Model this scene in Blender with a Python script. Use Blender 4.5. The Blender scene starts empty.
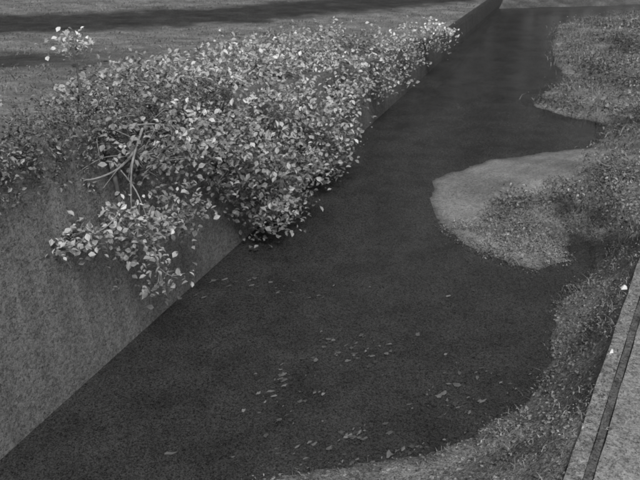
import bpy, math, random
import numpy as np
from mathutils import Vector, Matrix
random.seed(7); rng=np.random.default_rng(7)
sc=bpy.context.scene
sc.view_settings.view_transform='Standard'; sc.view_settings.look='None'; sc.view_settings.exposure=0

# ---------------------------------------------------------------- materials
def speck(N,L,vec,amp,s1=52,s2=19,k1=.62):
    """random-per-cell mineral speckle, two sizes"""
    outs=[]
    for s in (s1,s2):
        v=N.new('ShaderNodeTexVoronoi'); v.inputs['Scale'].default_value=s; L.new(vec,v.inputs['Vector'])
        sp=N.new('ShaderNodeSeparateColor'); L.new(v.outputs['Color'],sp.inputs[0]); outs.append(sp.outputs[0])
    mx=N.new('ShaderNodeMath'); mx.operation='MULTIPLY_ADD'; mx.inputs[1].default_value=k1; L.new(outs[0],mx.inputs[0])
    m2=N.new('ShaderNodeMath'); m2.operation='MULTIPLY'; m2.inputs[1].default_value=1-k1; L.new(outs[1],m2.inputs[0]); L.new(m2.outputs[0],mx.inputs[2])
    r=N.new('ShaderNodeMapRange'); r.inputs['From Min'].default_value=0; r.inputs['From Max'].default_value=1
    r.inputs['To Min'].default_value=1-amp; r.inputs['To Max'].default_value=1+amp; L.new(mx.outputs[0],r.inputs['Value'])
    return r.outputs[0],mx.outputs[0]
def mat(name, base, var=0.3, scale=2.0, grain=0.25, rough=0.9, bump=0.3, stretch=(1,1,1), attr=False, transl=0.0, spec=0.2, simple=False):
    m=bpy.data.materials.new(name); m.use_nodes=True
    nt=m.node_tree; N=nt.nodes; L=nt.links
    b=N['Principled BSDF']; b.inputs['Roughness'].default_value=rough
    b.inputs['Specular IOR Level'].default_value=spec
    tc=N.new('ShaderNodeTexCoord'); mp=N.new('ShaderNodeMapping'); mp.inputs['Scale'].default_value=stretch
    L.new(tc.outputs['Object'],mp.inputs['Vector'])
    n1=N.new('ShaderNodeTexNoise'); n1.inputs['Scale'].default_value=scale; n1.inputs['Detail'].default_value=2 if simple else 5; n1.inputs['Roughness'].default_value=.65
    L.new(mp.outputs[0],n1.inputs['Vector'])
    r1=N.new('ShaderNodeMapRange'); r1.inputs['From Min'].default_value=.3; r1.inputs['From Max'].default_value=.7
    r1.inputs['To Min'].default_value=1-var; r1.inputs['To Max'].default_value=1+var; L.new(n1.outputs['Fac'],r1.inputs['Value'])
    out=r1.outputs[0]
    if not simple:
        g,raw=speck(N,L,tc.outputs['Object'],grain)
        mu=N.new('ShaderNodeMath'); mu.operation='MULTIPLY'; L.new(out,mu.inputs[0]); L.new(g,mu.inputs[1]); out=mu.outputs[0]
    m2=N.new('ShaderNodeMath'); m2.operation='MULTIPLY'; m2.inputs[1].default_value=base; L.new(out,m2.inputs[0])
    out=m2.outputs[0]
    if attr:
        a=N.new('ShaderNodeAttribute'); a.attribute_name='tone'
        m3=N.new('ShaderNodeMath'); m3.operation='MULTIPLY'; L.new(out,m3.inputs[0]); L.new(a.outputs['Fac'],m3.inputs[1]); out=m3.outputs[0]
    cb=N.new('ShaderNodeCombineColor'); 
    for i in range(3): L.new(out,cb.inputs[i])
    L.new(cb.outputs[0],b.inputs['Base Color'])
    if bump>0 and not simple:
        n2=N.new('ShaderNodeTexNoise'); n2.inputs['Scale'].default_value=14; n2.inputs['Detail'].default_value=3; L.new(tc.outputs['Object'],n2.inputs['Vector'])
        bp=N.new('ShaderNodeBump'); bp.inputs['Strength'].default_value=bump; bp.inputs['Distance'].default_value=.05
        L.new(n2.outputs['Fac'],bp.inputs['Height']); L.new(bp.outputs[0],b.inputs['Normal'])
    if transl>0:
        t=N.new('ShaderNodeBsdfTranslucent'); L.new(cb.outputs[0],t.inputs['Color'])
        mx=N.new('ShaderNodeMixShader'); mx.inputs[0].default_value=transl
        L.new(b.outputs[0],mx.inputs[1]); L.new(t.outputs[0],mx.inputs[2]); L.new(mx.outputs[0],N['Material Output'].inputs['Surface'])
    return m
M_ground=mat('ground_soil',.155,.35,1.2,.85,attr=True,bump=.6)
M_wall=mat('weathered_concrete',.135,.2,1.0,.7,stretch=(3.2,3.2,.2),bump=.12,attr=True)
M_path=mat('path_concrete',.175,.2,1.5,.7,bump=.25)
M_kerb=mat('kerb_concrete',.15,.35,3,.8)
M_dark=mat('gutter_shade',.075,.4,3,.8)  # dark colour stands in for the shadow along the gutter
M_leaf=mat('leaf',.42,.2,3,attr=True,transl=.2,rough=.6,spec=.3,simple=True)
M_weed=mat('weed_leaf',.18,.25,2,attr=True,rough=.8,simple=True)
M_bark=mat('pale_bark',.2,.4,6,simple=True)
M_barkd=mat('dark_bark',.06,.4,6,simple=True)
M_litter=mat('floating_leaf',.08,.3,5,attr=True,simple=True)
M_white=mat('pale_litter',.75,.1,5,simple=True)
M_sand=mat('smooth_sand',.155,.12,.8,.55,bump=.12,attr=True)

# water
M_water=bpy.data.materials.new('water'); M_water.use_nodes=True
nt=M_water.node_tree; N=nt.nodes; L=nt.links; b=N['Principled BSDF']
b.inputs['Roughness'].default_value=.2; b.inputs['IOR'].default_value=1.33; b.inputs['Specular IOR Level'].default_value=.28
tc=N.new('ShaderNodeTexCoord')
n1=N.new('ShaderNodeTexNoise'); n1.inputs['Scale'].default_value=.9; n1.inputs['Detail'].default_value=6; n1.inputs['Roughness'].default_value=.7
n3=N.new('ShaderNodeTexNoise'); n3.inputs['Scale'].default_value=4; n3.inputs['Detail'].default_value=3
for n in (n1,n3): L.new(tc.outputs['Object'],n.inputs['Vector'])
g,_=speck(N,L,tc.outputs['Object'],.85,60,30,.75)
r1=N.new('ShaderNodeMapRange'); r1.inputs['From Min'].default_value=.3; r1.inputs['From Max'].default_value=.7; r1.inputs['To Min'].default_value=.020; r1.inputs['To Max'].default_value=.040
L.new(n1.outputs['Fac'],r1.inputs['Value'])
mu=N.new('ShaderNodeMath'); mu.operation='MULTIPLY'; L.new(r1.outputs[0],mu.inputs[0]); L.new(g,mu.inputs[1])
cb=N.new('ShaderNodeCombineColor')
for i in range(3): L.new(mu.outputs[0],cb.inputs[i])
L.new(cb.outputs[0],b.inputs['Base Color'])
bp=N.new('ShaderNodeBump'); bp.inputs['Strength'].default_value=.15; bp.inputs['Distance'].default_value=.02
L.new(n3.outputs['Fac'],bp.inputs['Height']); L.new(bp.outputs[0],b.inputs['Normal'])

def mesh_obj(name, verts, faces, mats, tone=None, fmat=None, smooth=False, parent=None):
    me=bpy.data.meshes.new(name); me.from_pydata([tuple(v) for v in verts],[],[tuple(f) for f in faces]); me.update()
    for m in (mats if isinstance(mats,list) else [mats]): me.materials.append(m)
    if tone is not None:
        a=me.attributes.new('tone','FLOAT','POINT'); a.data.foreach_set('value',np.asarray(tone,dtype=np.float32))
    if fmat is not None: me.polygons.foreach_set('material_index',np.asarray(fmat,dtype=np.int32))
    if smooth: me.polygons.foreach_set('use_smooth',[True]*len(me.polygons))
    o=bpy.data.objects.new(name,me); sc.collection.objects.link(o)
    if parent: o.parent=parent
    return o
def empty(name,loc=(0,0,0)):
    o=bpy.data.objects.new(name,None); sc.collection.objects.link(o); return o

# ---------------------------------------------------------------- terrain
WX=lambda y: -8.33+.42*y                      # river wall line
hwY=[-400,0,9,13,17,25,35,50,90,900]; hwZ=[4.6,4.6,4.6,4.1,3.3,2.0,1.1,.8,1.5,3]
hw=lambda y: np.interp(y,hwY,hwZ)
shore=[(-4.6,3.0),(-3.2,5.6),(-.76,7.45),(.93,7.75),(2.43,8.25),(3.55,9.1),(4.3,10.2),(4.7,11.4),(5.0,12.2),(5.9,13.0),(6.35,13.7),(6.6,14.9),(6.4,15.5),(6.1,14.8),(5.75,14.0),(5.0,13.6),(4.2,14.0),(3.5,14.9),(3.1,16.0),(3.05,17.6),
 (3.4,18.9),(4.15,19.6),(5.4,20.5),(7.2,21.1),(8.97,21.7),(9.9,22.6),(10.2,24.1),(9.1,25),(8.3,26.3),(9.4,28.2),(11.0,30.1),(11.4,33.8),(12.8,38.5),(14.5,43),(19,46),(60,54),(420,120),(1200,200),(1200,-500),(-200,-500),(-60,-200),(-12,-10)]
S=np.array(shore)
def noise2(x,y):
    r=0
    for i,(fx,fy,p,a) in enumerate([(1.1,.7,.3,.3),(-.6,1.5,1.2,.25),(2.3,1.9,2.1,.18),(-3.1,2.7,.7,.13),(5.3,-4.1,.2,.08),(6.1,7.3,1.9,.06)]):
        r=r+a*np.sin(fx*x+fy*y+p+.8*np.sin(fy*x*.6-fx*y*.7))
    return r
def sd(x,y):
    d=np.full(x.shape,1e9); ins=np.zeros(x.shape,bool)
    for i in range(len(S)):
        a=S[i]; c=S[(i+1)%len(S)]; e=c-a
        t=np.clip(((x-a[0])*e[0]+(y-a[1])*e[1])/(e@e),0,1)
        d=np.minimum(d,np.hypot(x-a[0]-t*e[0],y-a[1]-t*e[1]))
        cond=((a[1]>y)!=(c[1]>y))
        xi=a[0]+(y-a[1])*e[0]/(e[1] if e[1]!=0 else 1e-9)
        ins^=cond&(x<xi)
    return np.where(ins,d,-d)
PX=lambda y: 6.33+.58*(y-11.74)               # inner edge of path
def height(x,y):
    x=np.asarray(x,float); y=np.asarray(y,float)
    d=sd(x,y)+.10*noise2(x*2.2,y*2.2)+.05*noise2(x*6+2,y*5)
    s=(x-PX(y))*.865
    q=np.clip(d/(np.maximum(d,0)+np.maximum(-s,0)+1e-3),0,1)
    zr=np.where(s>0,1.2,1.2*q**1.45)+.05*np.clip(d,0,1)
    zr=np.where(s>-.25,np.minimum(zr,1.2),zr+.06*noise2(x*3,y*3)*np.clip(d,0,1))
    zr=np.where(s>3.2,1.2+np.clip((s-3.2)*.08,0,4),zr)
    zr=np.where(d<0,np.maximum(-.9,d*.8),zr)
    fb=y-(48.5+.17*(x-12))+.3*noise2(x*.8,y*.8)      # far bank where the river bends away to the right
    zr=np.where(fb>-1,np.maximum(zr,np.clip(fb*.25,-.5,1.0)),zr)
    w=WX(y)-x
    zl=hw(y)+.05*noise2(x,y)*np.clip(w,0,1)
    zl=np.where(w>15,zl+(w-15)*.012,zl)
    return np.where(w>.18,zl,zr), d, s, w
def axis(lo,hi,st,far):
    c=list(np.arange(lo,hi+1e-6,st)); k=st; v=c[-1]
    while v<far: k*=1.25; v+=k; c.append(v)
    k=st; v=c[0]; pre=[]
    while v>-far: k*=1.25; v-=k; pre.append(v)
    return np.array(pre[::-1]+c)
ax=axis(-22,24,.12,900); ay=axis(4,54,.12,900)
X,Y=np.meshgrid(ax,ay); Z,D,Sg,W=height(X,Y)
nx,ny=len(ax),len(ay)
def band(x,y,pts,half):
    d=np.full(x.shape,1e9)
    for a,c in zip(pts[:-1],pts[1:]):
        a=np.array(a);c=np.array(c);e=c-a
        t=np.clip(((x-a[0])*e[0]+(y-a[1])*e[1])/(e@e),0,1)
        d=np.minimum(d,np.hypot(x-a[0]-t*e[0],(y-a[1]-t*e[1])))
    return np.clip(2.0-d/half,0,1)
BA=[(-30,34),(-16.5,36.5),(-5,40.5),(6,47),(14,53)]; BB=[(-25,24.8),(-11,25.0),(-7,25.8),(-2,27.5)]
T=np.ones(X.shape)*1.0
left=W>.18
T[left]=.9
T+=np.where(left,.3*noise2(X*.9,Y*2.2)+.2*noise2(X*3.1,Y*5),.35*noise2(X*1.7,Y*1.7)+.15*noise2(X*5,Y*5))
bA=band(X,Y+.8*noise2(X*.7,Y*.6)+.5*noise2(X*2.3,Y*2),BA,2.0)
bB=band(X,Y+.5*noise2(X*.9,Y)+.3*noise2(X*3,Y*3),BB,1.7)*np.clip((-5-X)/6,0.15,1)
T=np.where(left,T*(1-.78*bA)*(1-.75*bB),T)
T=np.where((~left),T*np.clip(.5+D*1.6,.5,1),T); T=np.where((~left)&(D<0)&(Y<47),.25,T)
hol_shade=np.exp(-(((X-6.35)/.45)**2+((Y-14.5)/1.0)**2)); T*=1-.75*np.clip(hol_shade,0,1)  # shade of the undercut hollow painted into the ground tone
co=np.stack([X.ravel(),Y.ravel(),Z.ravel()],1)
idx=np.arange(nx*ny).reshape(ny,nx)
F=np.stack([idx[:-1,:-1].ravel(),idx[:-1,1:].ravel(),idx[1:,1:].ravel(),idx[1:,:-1].ravel()],1)
cx=X[:-1,:-1].ravel(); cy=Y[:-1,:-1].ravel(); cd=D[:-1,:-1].ravel()
vegline=lambda x,y: 15.5+.62*(x-3.2)+.5*noise2(x*2.3,y*2.3)
sand=(cx>2.5)&(cx<10)&(cy>vegline(cx,cy)-.9)&(cy<22.5)
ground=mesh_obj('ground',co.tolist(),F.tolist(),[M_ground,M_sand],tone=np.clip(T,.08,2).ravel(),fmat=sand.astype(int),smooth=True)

mesh_obj('river_water',[(-300,-300,0),(1000,-300,0),(1000,1000,0),(-300,1000,0)],[(0,1,2,3)],M_water)

# ---------------------------------------------------------------- retaining wall
ys=list(np.arange(-30,80,1.0)); v=[];f=[];wt=[]
nrm=Vector((1,-.42,0)).normalized()
def sec(y):
    b0=Vector((WX(y),y,0)); h=float(hw(y)); j=.03*math.sin(y*2.1)
    prof=[(.12,-1),(.09,.25),(.0,h-.06),(-.03,h+.03+j),(-.10,h+.06+j),(-.35,h+.02),(-.35,-1)]
    return [b0+nrm*a+Vector((0,0,z)) for a,z in prof]
for y in ys:
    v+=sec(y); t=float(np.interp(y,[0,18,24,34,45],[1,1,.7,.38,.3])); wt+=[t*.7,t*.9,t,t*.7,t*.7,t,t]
for i in range(len(ys)-1):
    for j in range(7):
        a=i*7+j; c=i*7+(j+1)%7; f.append((a,c,c+7,a+7))
wall=empty('retaining_wall')
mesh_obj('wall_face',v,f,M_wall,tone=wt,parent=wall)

# ---------------------------------------------------------------- path + kerb (right)
pth=empty('concrete_path')
def strip(name,o0,o1,z0,z1,m,parent):
    v=[];f=[]
    yy=np.arange(-20,70,.2)
    n=Vector((1,-.58,0)).normalized()
    for y in yy:
        b0=Vector((PX(y),y,0)); jj=.006*math.sin(y*3.7)+.004*math.sin(y*9.1)
        for a,z in ((o0+jj,z0),(o0+jj,z1+jj*.3),(o1,z1),(o1,z0)): v.append(b0+n*a+Vector((0,0,z)))
    for i in range(len(yy)-1):
        for j in range(4):
            a=i*4+j;c=i*4+(j+1)%4; f.append((a,c,c+4,a+4))
    return mesh_obj(name,v,f,m,parent=parent)
strip('slab',.28,3.0,1.0,1.25,M_path,pth)
strip('gutter',.165,.265,1.0,1.235,M_dark,pth)
strip('kerb',-.05,.155,1.0,1.245,M_kerb,pth)

# ---------------------------------------------------------------- tubes and leaves
def tube(pts,r0,r1,seg=7):
    pts=[Vector(p) for p in pts]; v=[];f=[]
    P=[]
    for i in range(len(pts)-1):
        p0=pts[max(i-1,0)];p1=pts[i];p2=pts[i+1];p3=pts[min(i+2,len(pts)-1)]
        for k in range(5):
            t=k/5; P.append(.5*((2*p1)+(p2-p0)*t+(2*p0-5*p1+4*p2-p3)*t*t+(3*p1-p0-3*p2+p3)*t**3))
    P.append(pts[-1])
    for i,p in enumerate(P):
        d=(P[min(i+1,len(P)-1)]-P[max(i-1,0)]).normalized()
        u=d.cross(Vector((.3,.2,1))).normalized(); w=d.cross(u)
        r=r0+(r1-r0)*i/(len(P)-1); r*=1+.12*math.sin(i*1.7)
        for k in range(seg):
            a=2*math.pi*k/seg; v.append(p+u*(r*math.cos(a))+w*(r*math.sin(a)))
    for i in range(len(P)-1):
        for k in range(seg):
            a=i*seg+k; c=i*seg+(k+1)%seg; f.append((a,c,c+seg,a+seg))
    return v,f
def join(parts):
    v=[];f=[]
    for pv,pf in parts:
        o=len(v); v+=pv; f+=[tuple(i+o for i in q) for q in pf]
    return v,f
def leaves(centers,sizes,tones,up=.5,aspect=.55):
    n=len(centers); c=np.asarray(centers)
    nr=rng.normal(size=(n,3)); nr[:,2]=np.abs(nr[:,2])+up; nr/=np.linalg.norm(nr,axis=1)[:,None]
    a=rng.normal(size=(n,3)); a-=nr*(a*nr).sum(1)[:,None]; a/=np.linalg.norm(a,axis=1)[:,None]
    b_=np.cross(nr,a); s=np.asarray(sizes)[:,None]
    w=s*aspect*.5; h=s*.5; fold=s*.10
    vs=np.stack([c-a*h, c-a*h*.2+b_*w+nr*fold, c+a*h*.45+b_*w*.75+nr*fold, c+a*h-nr*fold, c+a*h*.45-b_*w*.75+nr*fold, c-a*h*.2-b_*w+nr*fold],1).reshape(-1,3)
    base=np.arange(n)[:,None]*6
    f=np.concatenate([base+np.array([0,1,2,3]),base+np.array([0,3,4,5])],0)
    return vs,f,np.repeat(tones,6)
def blades(base,h,w,tones,lean=.45):
    n=len(base); b0=np.asarray(base)
    a=rng.uniform(0,2*np.pi,n); side=np.stack([np.cos(a),np.sin(a),0*a],1)*np.asarray(w)[:,None]
    ln=rng.normal(size=(n,3))*lean; ln[:,2]=1; ln*=np.asarray(h)[:,None]
    droop=np.stack([ln[:,0]*.9,ln[:,1]*.9,-.25*ln[:,2]],1)
    vs=np.stack([b0-side,b0+side,b0+ln*.6+side*.7,b0+ln+droop,b0+ln*.6-side*.7],1).reshape(-1,3)
    k=np.arange(n)[:,None]*5
    f=[tuple(q) for q in (k+np.array([0,1,2,4]))]+[tuple(q) for q in (k+np.array([4,2,3]))]
    return vs,f,np.repeat(tones,5)
def blob(c,r,n,clump=14,spread=.22):
    k=max(1,n//clump); c=np.array(c); r=np.array(r)
    d=rng.normal(size=(k,3)); d/=np.linalg.norm(d,axis=1)[:,None]
    rad=rng.uniform(.25,1.25,size=(k,1))**.6
    cc=c+d*rad*r
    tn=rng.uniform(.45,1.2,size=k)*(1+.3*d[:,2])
    pts=np.repeat(cc,clump,0)+rng.normal(size=(k*clump,3))*spread*np.array([1,1,.7])
    return pts,np.clip(np.repeat(tn,clump)*rng.uniform(.65,1.35,size=k*clump),.2,1.7),cc
def foliage(name,blobs,size,mat_,parent,clump=14,spread=.2,tone=1,up=.5,asp=.55):
    P=[];Tn=[];tw=[]
    for (c,r,n,*x) in blobs:
        p,t,cc=blob(c,r,n,clump,spread); k=x[0] if x else 1
        P.append(p);Tn.append(t*k*tone)
        for q in cc[::3]:
            m=np.array(c)*.6+q*.4; m[2]-=.1; tw.append(tube([c,m,q],.012,.004,4))
    P=np.concatenate(P);Tn=np.concatenate(Tn)
    v,f,t=leaves(P,rng.uniform(.5,1.35,len(P))*size,Tn,up,asp)
    mesh_obj(name,v.tolist(),f.tolist(),mat_,tone=t,parent=parent)
    vv,ff=join(tw); mesh_obj(name+'_twigs',vv,ff,M_bark,parent=parent)

# --- overhanging tree rooted on the bank top behind the wall
tree=empty('overhanging_tree')
limbs=[tube([(-4.35,12.2,4.05),(-4.2,11.9,4.25),(-3.85,11.3,4.1),(-3.55,10.9,3.65),(-3.4,10.6,3.1)],.085,.04),
       tube([(-4.35,12.2,4.05),(-4.5,12.7,4.45),(-4.7,13.3,4.7),(-5.0,14.0,4.95)],.05,.015),
       tube([(-4.2,11.9,4.25),(-3.6,12.2,4.35),(-2.8,12.5,4.1),(-2.3,13.4,3.5)],.05,.02)]
vv,ff=join(limbs); mesh_obj('trunk',vv,ff,M_barkd,parent=tree,smooth=True)
br=[tube([(-3.1,11.5,4.1),(-3.2,11.0,3.8),(-3.45,10.7,3.62),(-3.8,10.5,3.55),(-4.0,10.45,3.62),(-4.35,10.5,3.64)],.025,.008),
    tube([(-3.1,11.5,4.1),(-3.15,10.8,3.75),(-3.2,10.6,3.2),(-3.2,10.5,2.8)],.024,.010),
    tube([(-3.5,10.9,3.7),(-3.1,10.6,3.3),(-2.9,10.4,2.7),(-2.75,10.1,2.0)],.014,.006),
    tube([(-3.3,10.5,3.1),(-3.5,10.1,2.9),(-3.9,9.7,2.8),(-4.2,9.6,2.75)],.014,.006),
    tube([(-3.9,11.3,4.1),(-3.6,11.2,4.12),(-3.2,11.35,4.2),(-2.7,11.9,4.0),(-2.3,12.5,3.4)],.022,.01)]
for k in range(34):
    a=Vector((random.uniform(-4.3,-2.6),random.uniform(10.9,12.6),random.uniform(3.4,4.3)))
    e=a+Vector((random.uniform(-.6,.6),random.uniform(-.7,.2),random.uniform(-.4,.4)))
    br.append(tube([a,(a+e)/2+Vector((random.uniform(-.1,.1),0,.1)),e],.012,.004,5))
vv,ff=join(br); mesh_obj('branches',vv,ff,M_bark,parent=tree,smooth=True)
foliage('crown',[((-3.8,9.75,2.82),(.65,.35,.2),280,.85),((-3.1,10.4,2.7),(.6,.4,.42),440,.88),((-2.75,10.15,2.05),(.4,.3,.5),160,.8),
  ((-2.56,11.5,2.5),(.5,.4,.5),330,.85),((-3.2,11.2,3.75),(1.0,.5,.5),560,.75),((-2.6,12.3,3.5),(.8,.6,.7),950,.82),((-5.05,14.1,4.95),(.3,.3,.2),140,1.3),
  ((-4.1,12.7,4.25),(1.0,.8,.35),600,.75),((-3.1,14.6,4.0),(1.2,.7,.5),900,.88),((-4.4,14.6,4.2),(1.0,.7,.3),350,.7)],.115,M_leaf,tree,clump=9,spread=.15,asp=.65)

# --- shrubs rooted along the wall top and trailing down to the water
for bl,tn in (([((-1.9,14.2,2.6),(1.0,.8,1.1),1700,.9),((-1.5,16.4,2.9),(1.2,1,.9),1800,1.0),((-.95,15.6,1.5),(.9,.6,1.0),1300,.8),((-1.3,14.6,.9),(.7,.4,.6),420,.75)],.95),
           ([((0,18.2,1.7),(1.0,.9,1.3),1900,.85),((.3,21.2,2.2),(1.2,1.1,.9),1700,1.0),((-.7,24.0,2.7),(1.6,1.2,.55),1200,1.0),((-1.8,19.3,3.3),(1.6,1.2,.55),1500,1.1),((-3.4,17.5,3.6),(1.4,1,.4),900,.85)],1.0),
           ([((1.9,24.6,1.7),(1.2,1.2,.75),1000,.9),((2.9,27.6,1.7),(1.2,1,.6),800,.95),((.8,27.5,2.3),(1.6,1.2,.45),700,.9)],1.0),
           ([((4.6,30.4,1.8),(1.4,.9,.7),620,1.4)],1.0)):
    s=empty('riverside_shrub'); foliage('foliage',bl,.135,M_leaf,s,tone=tn,clump=11,spread=.2,asp=.62)
    stems=[]
    for (c,r,n,*_) in bl:
        for k in range(4):
            e=(c[0]+random.uniform(-.5,.5)*r[0],c[1]+random.uniform(-.5,.5)*r[1],c[2]+random.uniform(-.6,-.1)*r[2])
            yy=c[1]+random.uniform(-.4,.4); rt=(WX(yy)-.5,yy,float(hw(yy))-.1)
            mid=((rt[0]+e[0])/2,(rt[1]+e[1])/2,(rt[2]+e[2])/2+.15)
            stems.append(tube([rt,mid,e],.025,.008,6))
    vv,ff=join(stems); mesh_obj('stems',vv,ff,M_barkd,parent=s,smooth=True)

# --- creeper rooted on the wall top, spilling over the edge
nc=1100
cy_=rng.uniform(7.5,15,nc); dx=rng.exponential(.3,nc)
cz=hw(cy_)+.1-np.where(rng.random(nc)<.6,rng.exponential(.34,nc),0)
over=cz<hw(cy_)-.02
cx_=np.where(over,WX(cy_)+.12,WX(cy_)-dx*2)
P=np.repeat(np.stack([cx_,cy_,cz],1),9,0); P+=rng.normal(size=P.shape)*np.array([.05,.14,.09])
v,f,t=leaves(P,rng.uniform(.5,1.2,len(P))*.08,np.repeat(rng.uniform(.4,1.25,nc),9)*rng.uniform(.6,1.4,len(P)),.3,.5)
mesh_obj('wall_top_creeper',v.tolist(),f.tolist(),M_weed,tone=t)

# --- ground-cover plants (one object per mass)
def scatter(name,n,box,cond,size,mat_,lift=.12,tone=1,clump=8,spread=.1,up=.6,blade=.5,bh=.18):
    x=rng.uniform(box[0],box[1],n*4); y=rng.uniform(box[2],box[3],n*4)
    z,d,s,w=height(x,y); k=cond(x,y,d,s,w)
    x,y,z=x[k][:n],y[k][:n],z[k][:n]
    tn=rng.uniform(.45,1.35,len(x))*(1+.45*noise2(x*1.1+3,y*1.1))
    p=np.stack([x,y,z],1); p=np.repeat(p,clump,0)
    p+=rng.normal(size=p.shape)*np.array([spread,spread,0])
    t=np.clip(np.repeat(tn,clump)*rng.uniform(.65,1.35,len(p))*tone,.05,3)
    nb=rng.random(len(p))<blade
    pb=p[nb]; vb,fb,tb=blades(pb-np.array([0,0,.03]),rng.uniform(.4,1.3,len(pb))*bh,rng.uniform(.5,1.2,len(pb))*size*.13,t[nb])
    p=p[~nb]; p[:,2]+=np.abs(rng.normal(size=len(p)))*lift+.02
    v,f,tl=leaves(p,rng.uniform(.4,1.3,len(p))*size,t[~nb],up,.42)
    o=len(v); V=np.concatenate([v,vb]); FF=f.tolist()+[tuple(int(i)+o for i in q) for q in fb]
    return mesh_obj(name,V.tolist(),FF,mat_,tone=np.concatenate([tl,tb]))
scatter('bank_undergrowth',1700,(-3,9,5.5,16),lambda x,y,d,s,w:(d>.0)&(s<.1)&(w<0)&(noise2(x*1.6,y*1.6)>-.2)&((np.abs(x-6.35)>.35)|(y<13.4)),.055,M_weed,.04,1.2,bh=.10)
scatter('spit_undergrowth',1500,(2.8,11,12.3,20),lambda x,y,d,s,w:(d>-.25)&(s<-.5)&(y<vegline(x,y))&(noise2(x*2.4,y*2.4)>-.3)&((np.abs(x-6.35)>.35)|(y>15.4)),.065,M_weed,.06,.95,bh=.14)
# low emergent weeds in the shallows in front of the spit
scatter('emergent_weeds',170,(3.0,6.0,11.8,15.5),lambda x,y,d,s,w:(d<0)&(d>-1.6)&(noise2(x*2.1,y*2.1)>.0),.05,M_weed,.03,.6,bh=.10)
scatter('far_bank_undergrowth',3000,(7.5,26,19,54),lambda x,y,d,s,w:(d>.1)&(s<0)&((x>9)|(y>24))&(noise2(x*1.2,y*1.2)>-.3),.12,M_weed,.15,.95,spread=.25,bh=.3)
nb_=lambda x,y:(band(x,y+.6,BA,1.7)<=.05)&((band(x,y+.4,BB,1.1)<=.05)|(x>-4))
scatter('bank_top_grass',3000,(-24,12,11,54),lambda x,y,d,s,w:(w>.5)&nb_(x,y),.11,M_weed,.06,.85,spread=.3,bh=.16,blade=.7)

def bush(bl,tone,size=.085):
    s=empty('bank_bush'); foliage('foliage',bl,size,M_weed,s,tone=tone,clump=10,spread=.14)
    st=[]
    for (c,r,n,*_) in bl:
        z=float(height(np.array([c[0]]),np.array([c[1]]))[0][0])
        for k in range(9): st.append(tube([(c[0]+random.uniform(-.1,.1),c[1],z-.05),(c[0]+random.uniform(-.2,.2),c[1],(z+c[2])/2),(c[0]+random.uniform(-1,1)*r[0],c[1]+random.uniform(-1,1)*r[1],c[2]+random.uniform(.2,1.1)*r[2])],.012,.003,5))
    vv,ff=join(st); mesh_obj('stems',vv,ff,M_bark,parent=s)
bush([((5.0,15.3,.3),(.7,.7,.2),260),((5.5,16.6,.45),(.8,.6,.25),380)],1.05)
bush([((7.2,15.3,1.15),(.5,.9,.4),550),((7.9,17.2,1.1),(.8,.8,.5),600)],1.15)
bush([((6.6,16.1,.9),(.4,.45,.3),320)],1.05)
bush([((6.95,13.9,1.2),(.3,.3,.22),220)],1.05)
bush([((11.2,23.4,.8),(1.2,1,.5),600),((13,27.5,.9),(1.5,1.5,.6),700)],1.1,.12)
bush([((15.5,34,1.2),(1.8,2,.8),800)],1.1,.15)
bush([((12.2,30.5,.6),(1.0,1.5,.35),450)],.85,.12)

# --- unseen tall trees added beyond the far bank so the water reflects dark
bt=empty('unseen_reflected_trees'); P=[];Tn=[];tk=[]
for i in range(30):
    x=-50+i*5+random.uniform(-2,2); y=70+random.uniform(-5,8)-max(0,(x-40))*.1; h=random.uniform(24,31)
    tk.append(tube([(x,y,0),(x+.3,y,h*.3),(x-.2,y,h*.6)],.4,.15,6))
    for j in range(11):
        p,t,c=blob((x+random.gauss(0,1.8),y+random.gauss(0,1.5),h*(.1+.85*(j+.5)/11)),(2.8,2.4,2.0),120,11,.6); P.append(p);Tn.append(t*.3)
P=np.concatenate(P);Tn=np.concatenate(Tn)
v,f,t=leaves(P,rng.uniform(.7,1.3,len(P))*1.0,Tn); mesh_obj('crowns',v.tolist(),f.tolist(),M_weed,tone=t,parent=bt)
vv,ff=join(tk); mesh_obj('trunks',vv,ff,M_barkd,parent=bt)

# --- floating leaves and scum on the water
pts=[]
for (x,y,sx,sy,n) in [(.6,10.6,.4,.28,46),(-.7,9.6,.2,.4,34),(-.3,9.0,.5,.35,16),(.55,8.35,.25,.12,20),(2.2,9.2,.3,.2,20),(2.9,9.9,.3,.25,14),(-1.5,13.0,.8,.2,22),(.8,13,1.5,1,10),(.8,9.5,1.6,1.0,26),(-3.0,12.6,.2,.3,4),(1,7.9,1.3,.2,60),(3.2,9.3,.5,.4,18)]:
    for k in range(n): pts.append((random.gauss(x,sx),random.gauss(y,sy)))
v=[];f=[];tn=[]
for (x,y) in pts:
    if x-WX(y)<.4: continue
    r=random.uniform(.012,.055)*(1 if random.random()<.9 else 1.4); a0=random.uniform(0,6.3); o=len(v); k=9; t=random.uniform(.45,1.5)**1.3
    asp=random.uniform(.4,1)
    for i in range(k):
        a=2*math.pi*i/k; rr=r*random.uniform(.45,1.15); px,py=rr*1.5*math.cos(a),rr*asp*math.sin(a)
        v.append((x+px*math.cos(a0*.2)-py*math.sin(a0*.2),y+px*math.sin(a0*.2)+py*math.cos(a0*.2),.012+random.uniform(0,.015))); tn.append(t)
    f.append(tuple(range(o,o+k)))
mesh_obj('floating_leaves',v,f,M_litter,tone=tn)

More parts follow.
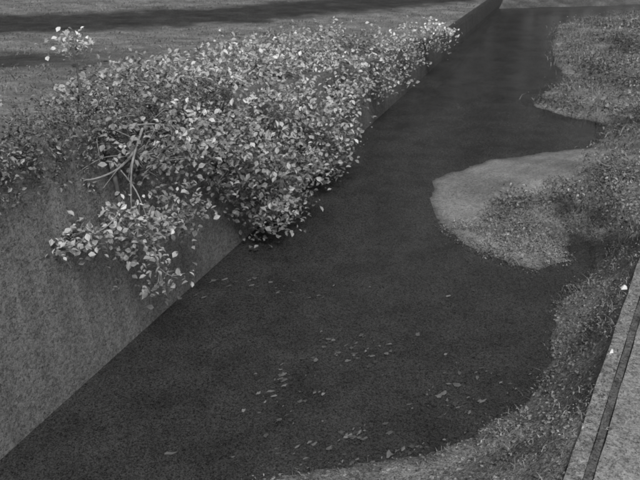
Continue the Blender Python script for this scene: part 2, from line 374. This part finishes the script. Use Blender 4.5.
# --- stones along the margin
def stones(name,n,cond,box,smin,smax,m):
    ph=(1+5**.5)/2
    base=[Vector(p).normalized() for p in [(-1,ph,0),(1,ph,0),(-1,-ph,0),(1,-ph,0),(0,-1,ph),(0,1,ph),(0,-1,-ph),(0,1,-ph),(ph,0,-1),(ph,0,1),(-ph,0,-1),(-ph,0,1)]]
    fc=[(0,11,5),(0,5,1),(0,1,7),(0,7,10),(0,10,11),(1,5,9),(5,11,4),(11,10,2),(10,7,6),(7,1,8),(3,9,4),(3,4,2),(3,2,6),(3,6,8),(3,8,9),(4,9,5),(2,4,11),(6,2,10),(8,6,7),(9,8,1)]
    x=rng.uniform(box[0],box[1],n*6); y=rng.uniform(box[2],box[3],n*6); z,d,s,w=height(x,y); k=cond(x,y,d,s,w); x,y,z=x[k][:n],y[k][:n],z[k][:n]
    v=[];f=[];t=[]
    for a,b_,c in zip(x,y,z):
        r=random.uniform(smin,smax); o=len(v); sx,sy,sz=random.uniform(.8,1.5),random.uniform(.7,1.2),random.uniform(.4,.8); tt=random.uniform(.4,1.4)
        for p in base:
            q=random.uniform(.8,1.15)*r; v.append((a+p.x*q*sx,b_+p.y*q*sy,c+p.z*q*sz)); t.append(tt)
        f+=[(i+o,j+o,l+o) for i,j,l in fc]
    mesh_obj(name,v,f,m,tone=t)
stones('margin_stones',1300,lambda x,y,d,s,w:(d>-.04)&(d<1.3)&(s<-.1)&(w<0),(-3,6,6.5,13),.01,.04,M_ground)
stones('kerb_debris',260,lambda x,y,d,s,w:(s>-.02)&(s<.32),(2.5,9,5.5,16),.006,.018,M_ground)

def litter(x,y,z,s):
    v=[(x-s,y-s*.5,z),(x+s*.9,y-s*.6,z+.01),(x+s,y+s*.4,z+.04),(x+.1*s,y+s*.7,z+.07),(x-s*.8,y+s*.5,z+.02),(x,y,z+.09)]
    f=[(0,1,5),(1,2,5),(2,3,5),(3,4,5),(4,0,5),(0,4,3,2,1)]
    mesh_obj('paper_litter',v,f,M_white)
litter(5.68,10.9,1.17,.06); litter(4.66,8.85,1.247,.03)

# ---------------------------------------------------------------- light
el=math.radians(54); az=math.radians(166)
sun=bpy.data.lights.new('sun','SUN'); sun.energy=3.3; sun.angle=math.radians(16); sun.color=(1,.995,.985)
so=bpy.data.objects.new('sun',sun); sc.collection.objects.link(so)
dv=Vector((math.sin(az)*math.cos(el),math.cos(az)*math.cos(el),math.sin(el)))
so.rotation_euler=dv.to_track_quat('Z','Y').to_euler()
w=bpy.data.worlds.new('World'); sc.world=w; w.use_nodes=True
nt=w.node_tree; sk=nt.nodes.new('ShaderNodeTexSky'); sk.sky_type='NISHITA'; sk.sun_disc=False; sk.sun_elevation=el; sk.sun_rotation=az
bw=nt.nodes.new('ShaderNodeRGBToBW'); nt.links.new(sk.outputs[0],bw.inputs[0]); nt.links.new(bw.outputs[0],nt.nodes['Background'].inputs[0])
nt.nodes['Background'].inputs[1].default_value=.15

# ---------------------------------------------------------------- camera
cam=bpy.data.cameras.new('camera'); cam.sensor_width=36; cam.lens=36*686/640; cam.clip_end=3000
cam.dof.use_dof=True; cam.dof.focus_distance=3.2; cam.dof.aperture_fstop=7.5
co_=bpy.data.objects.new('camera',cam); sc.collection.objects.link(co_); co_.location=(0,0,8); co_.rotation_euler=(math.radians(62),0,0)
sc.camera=co_
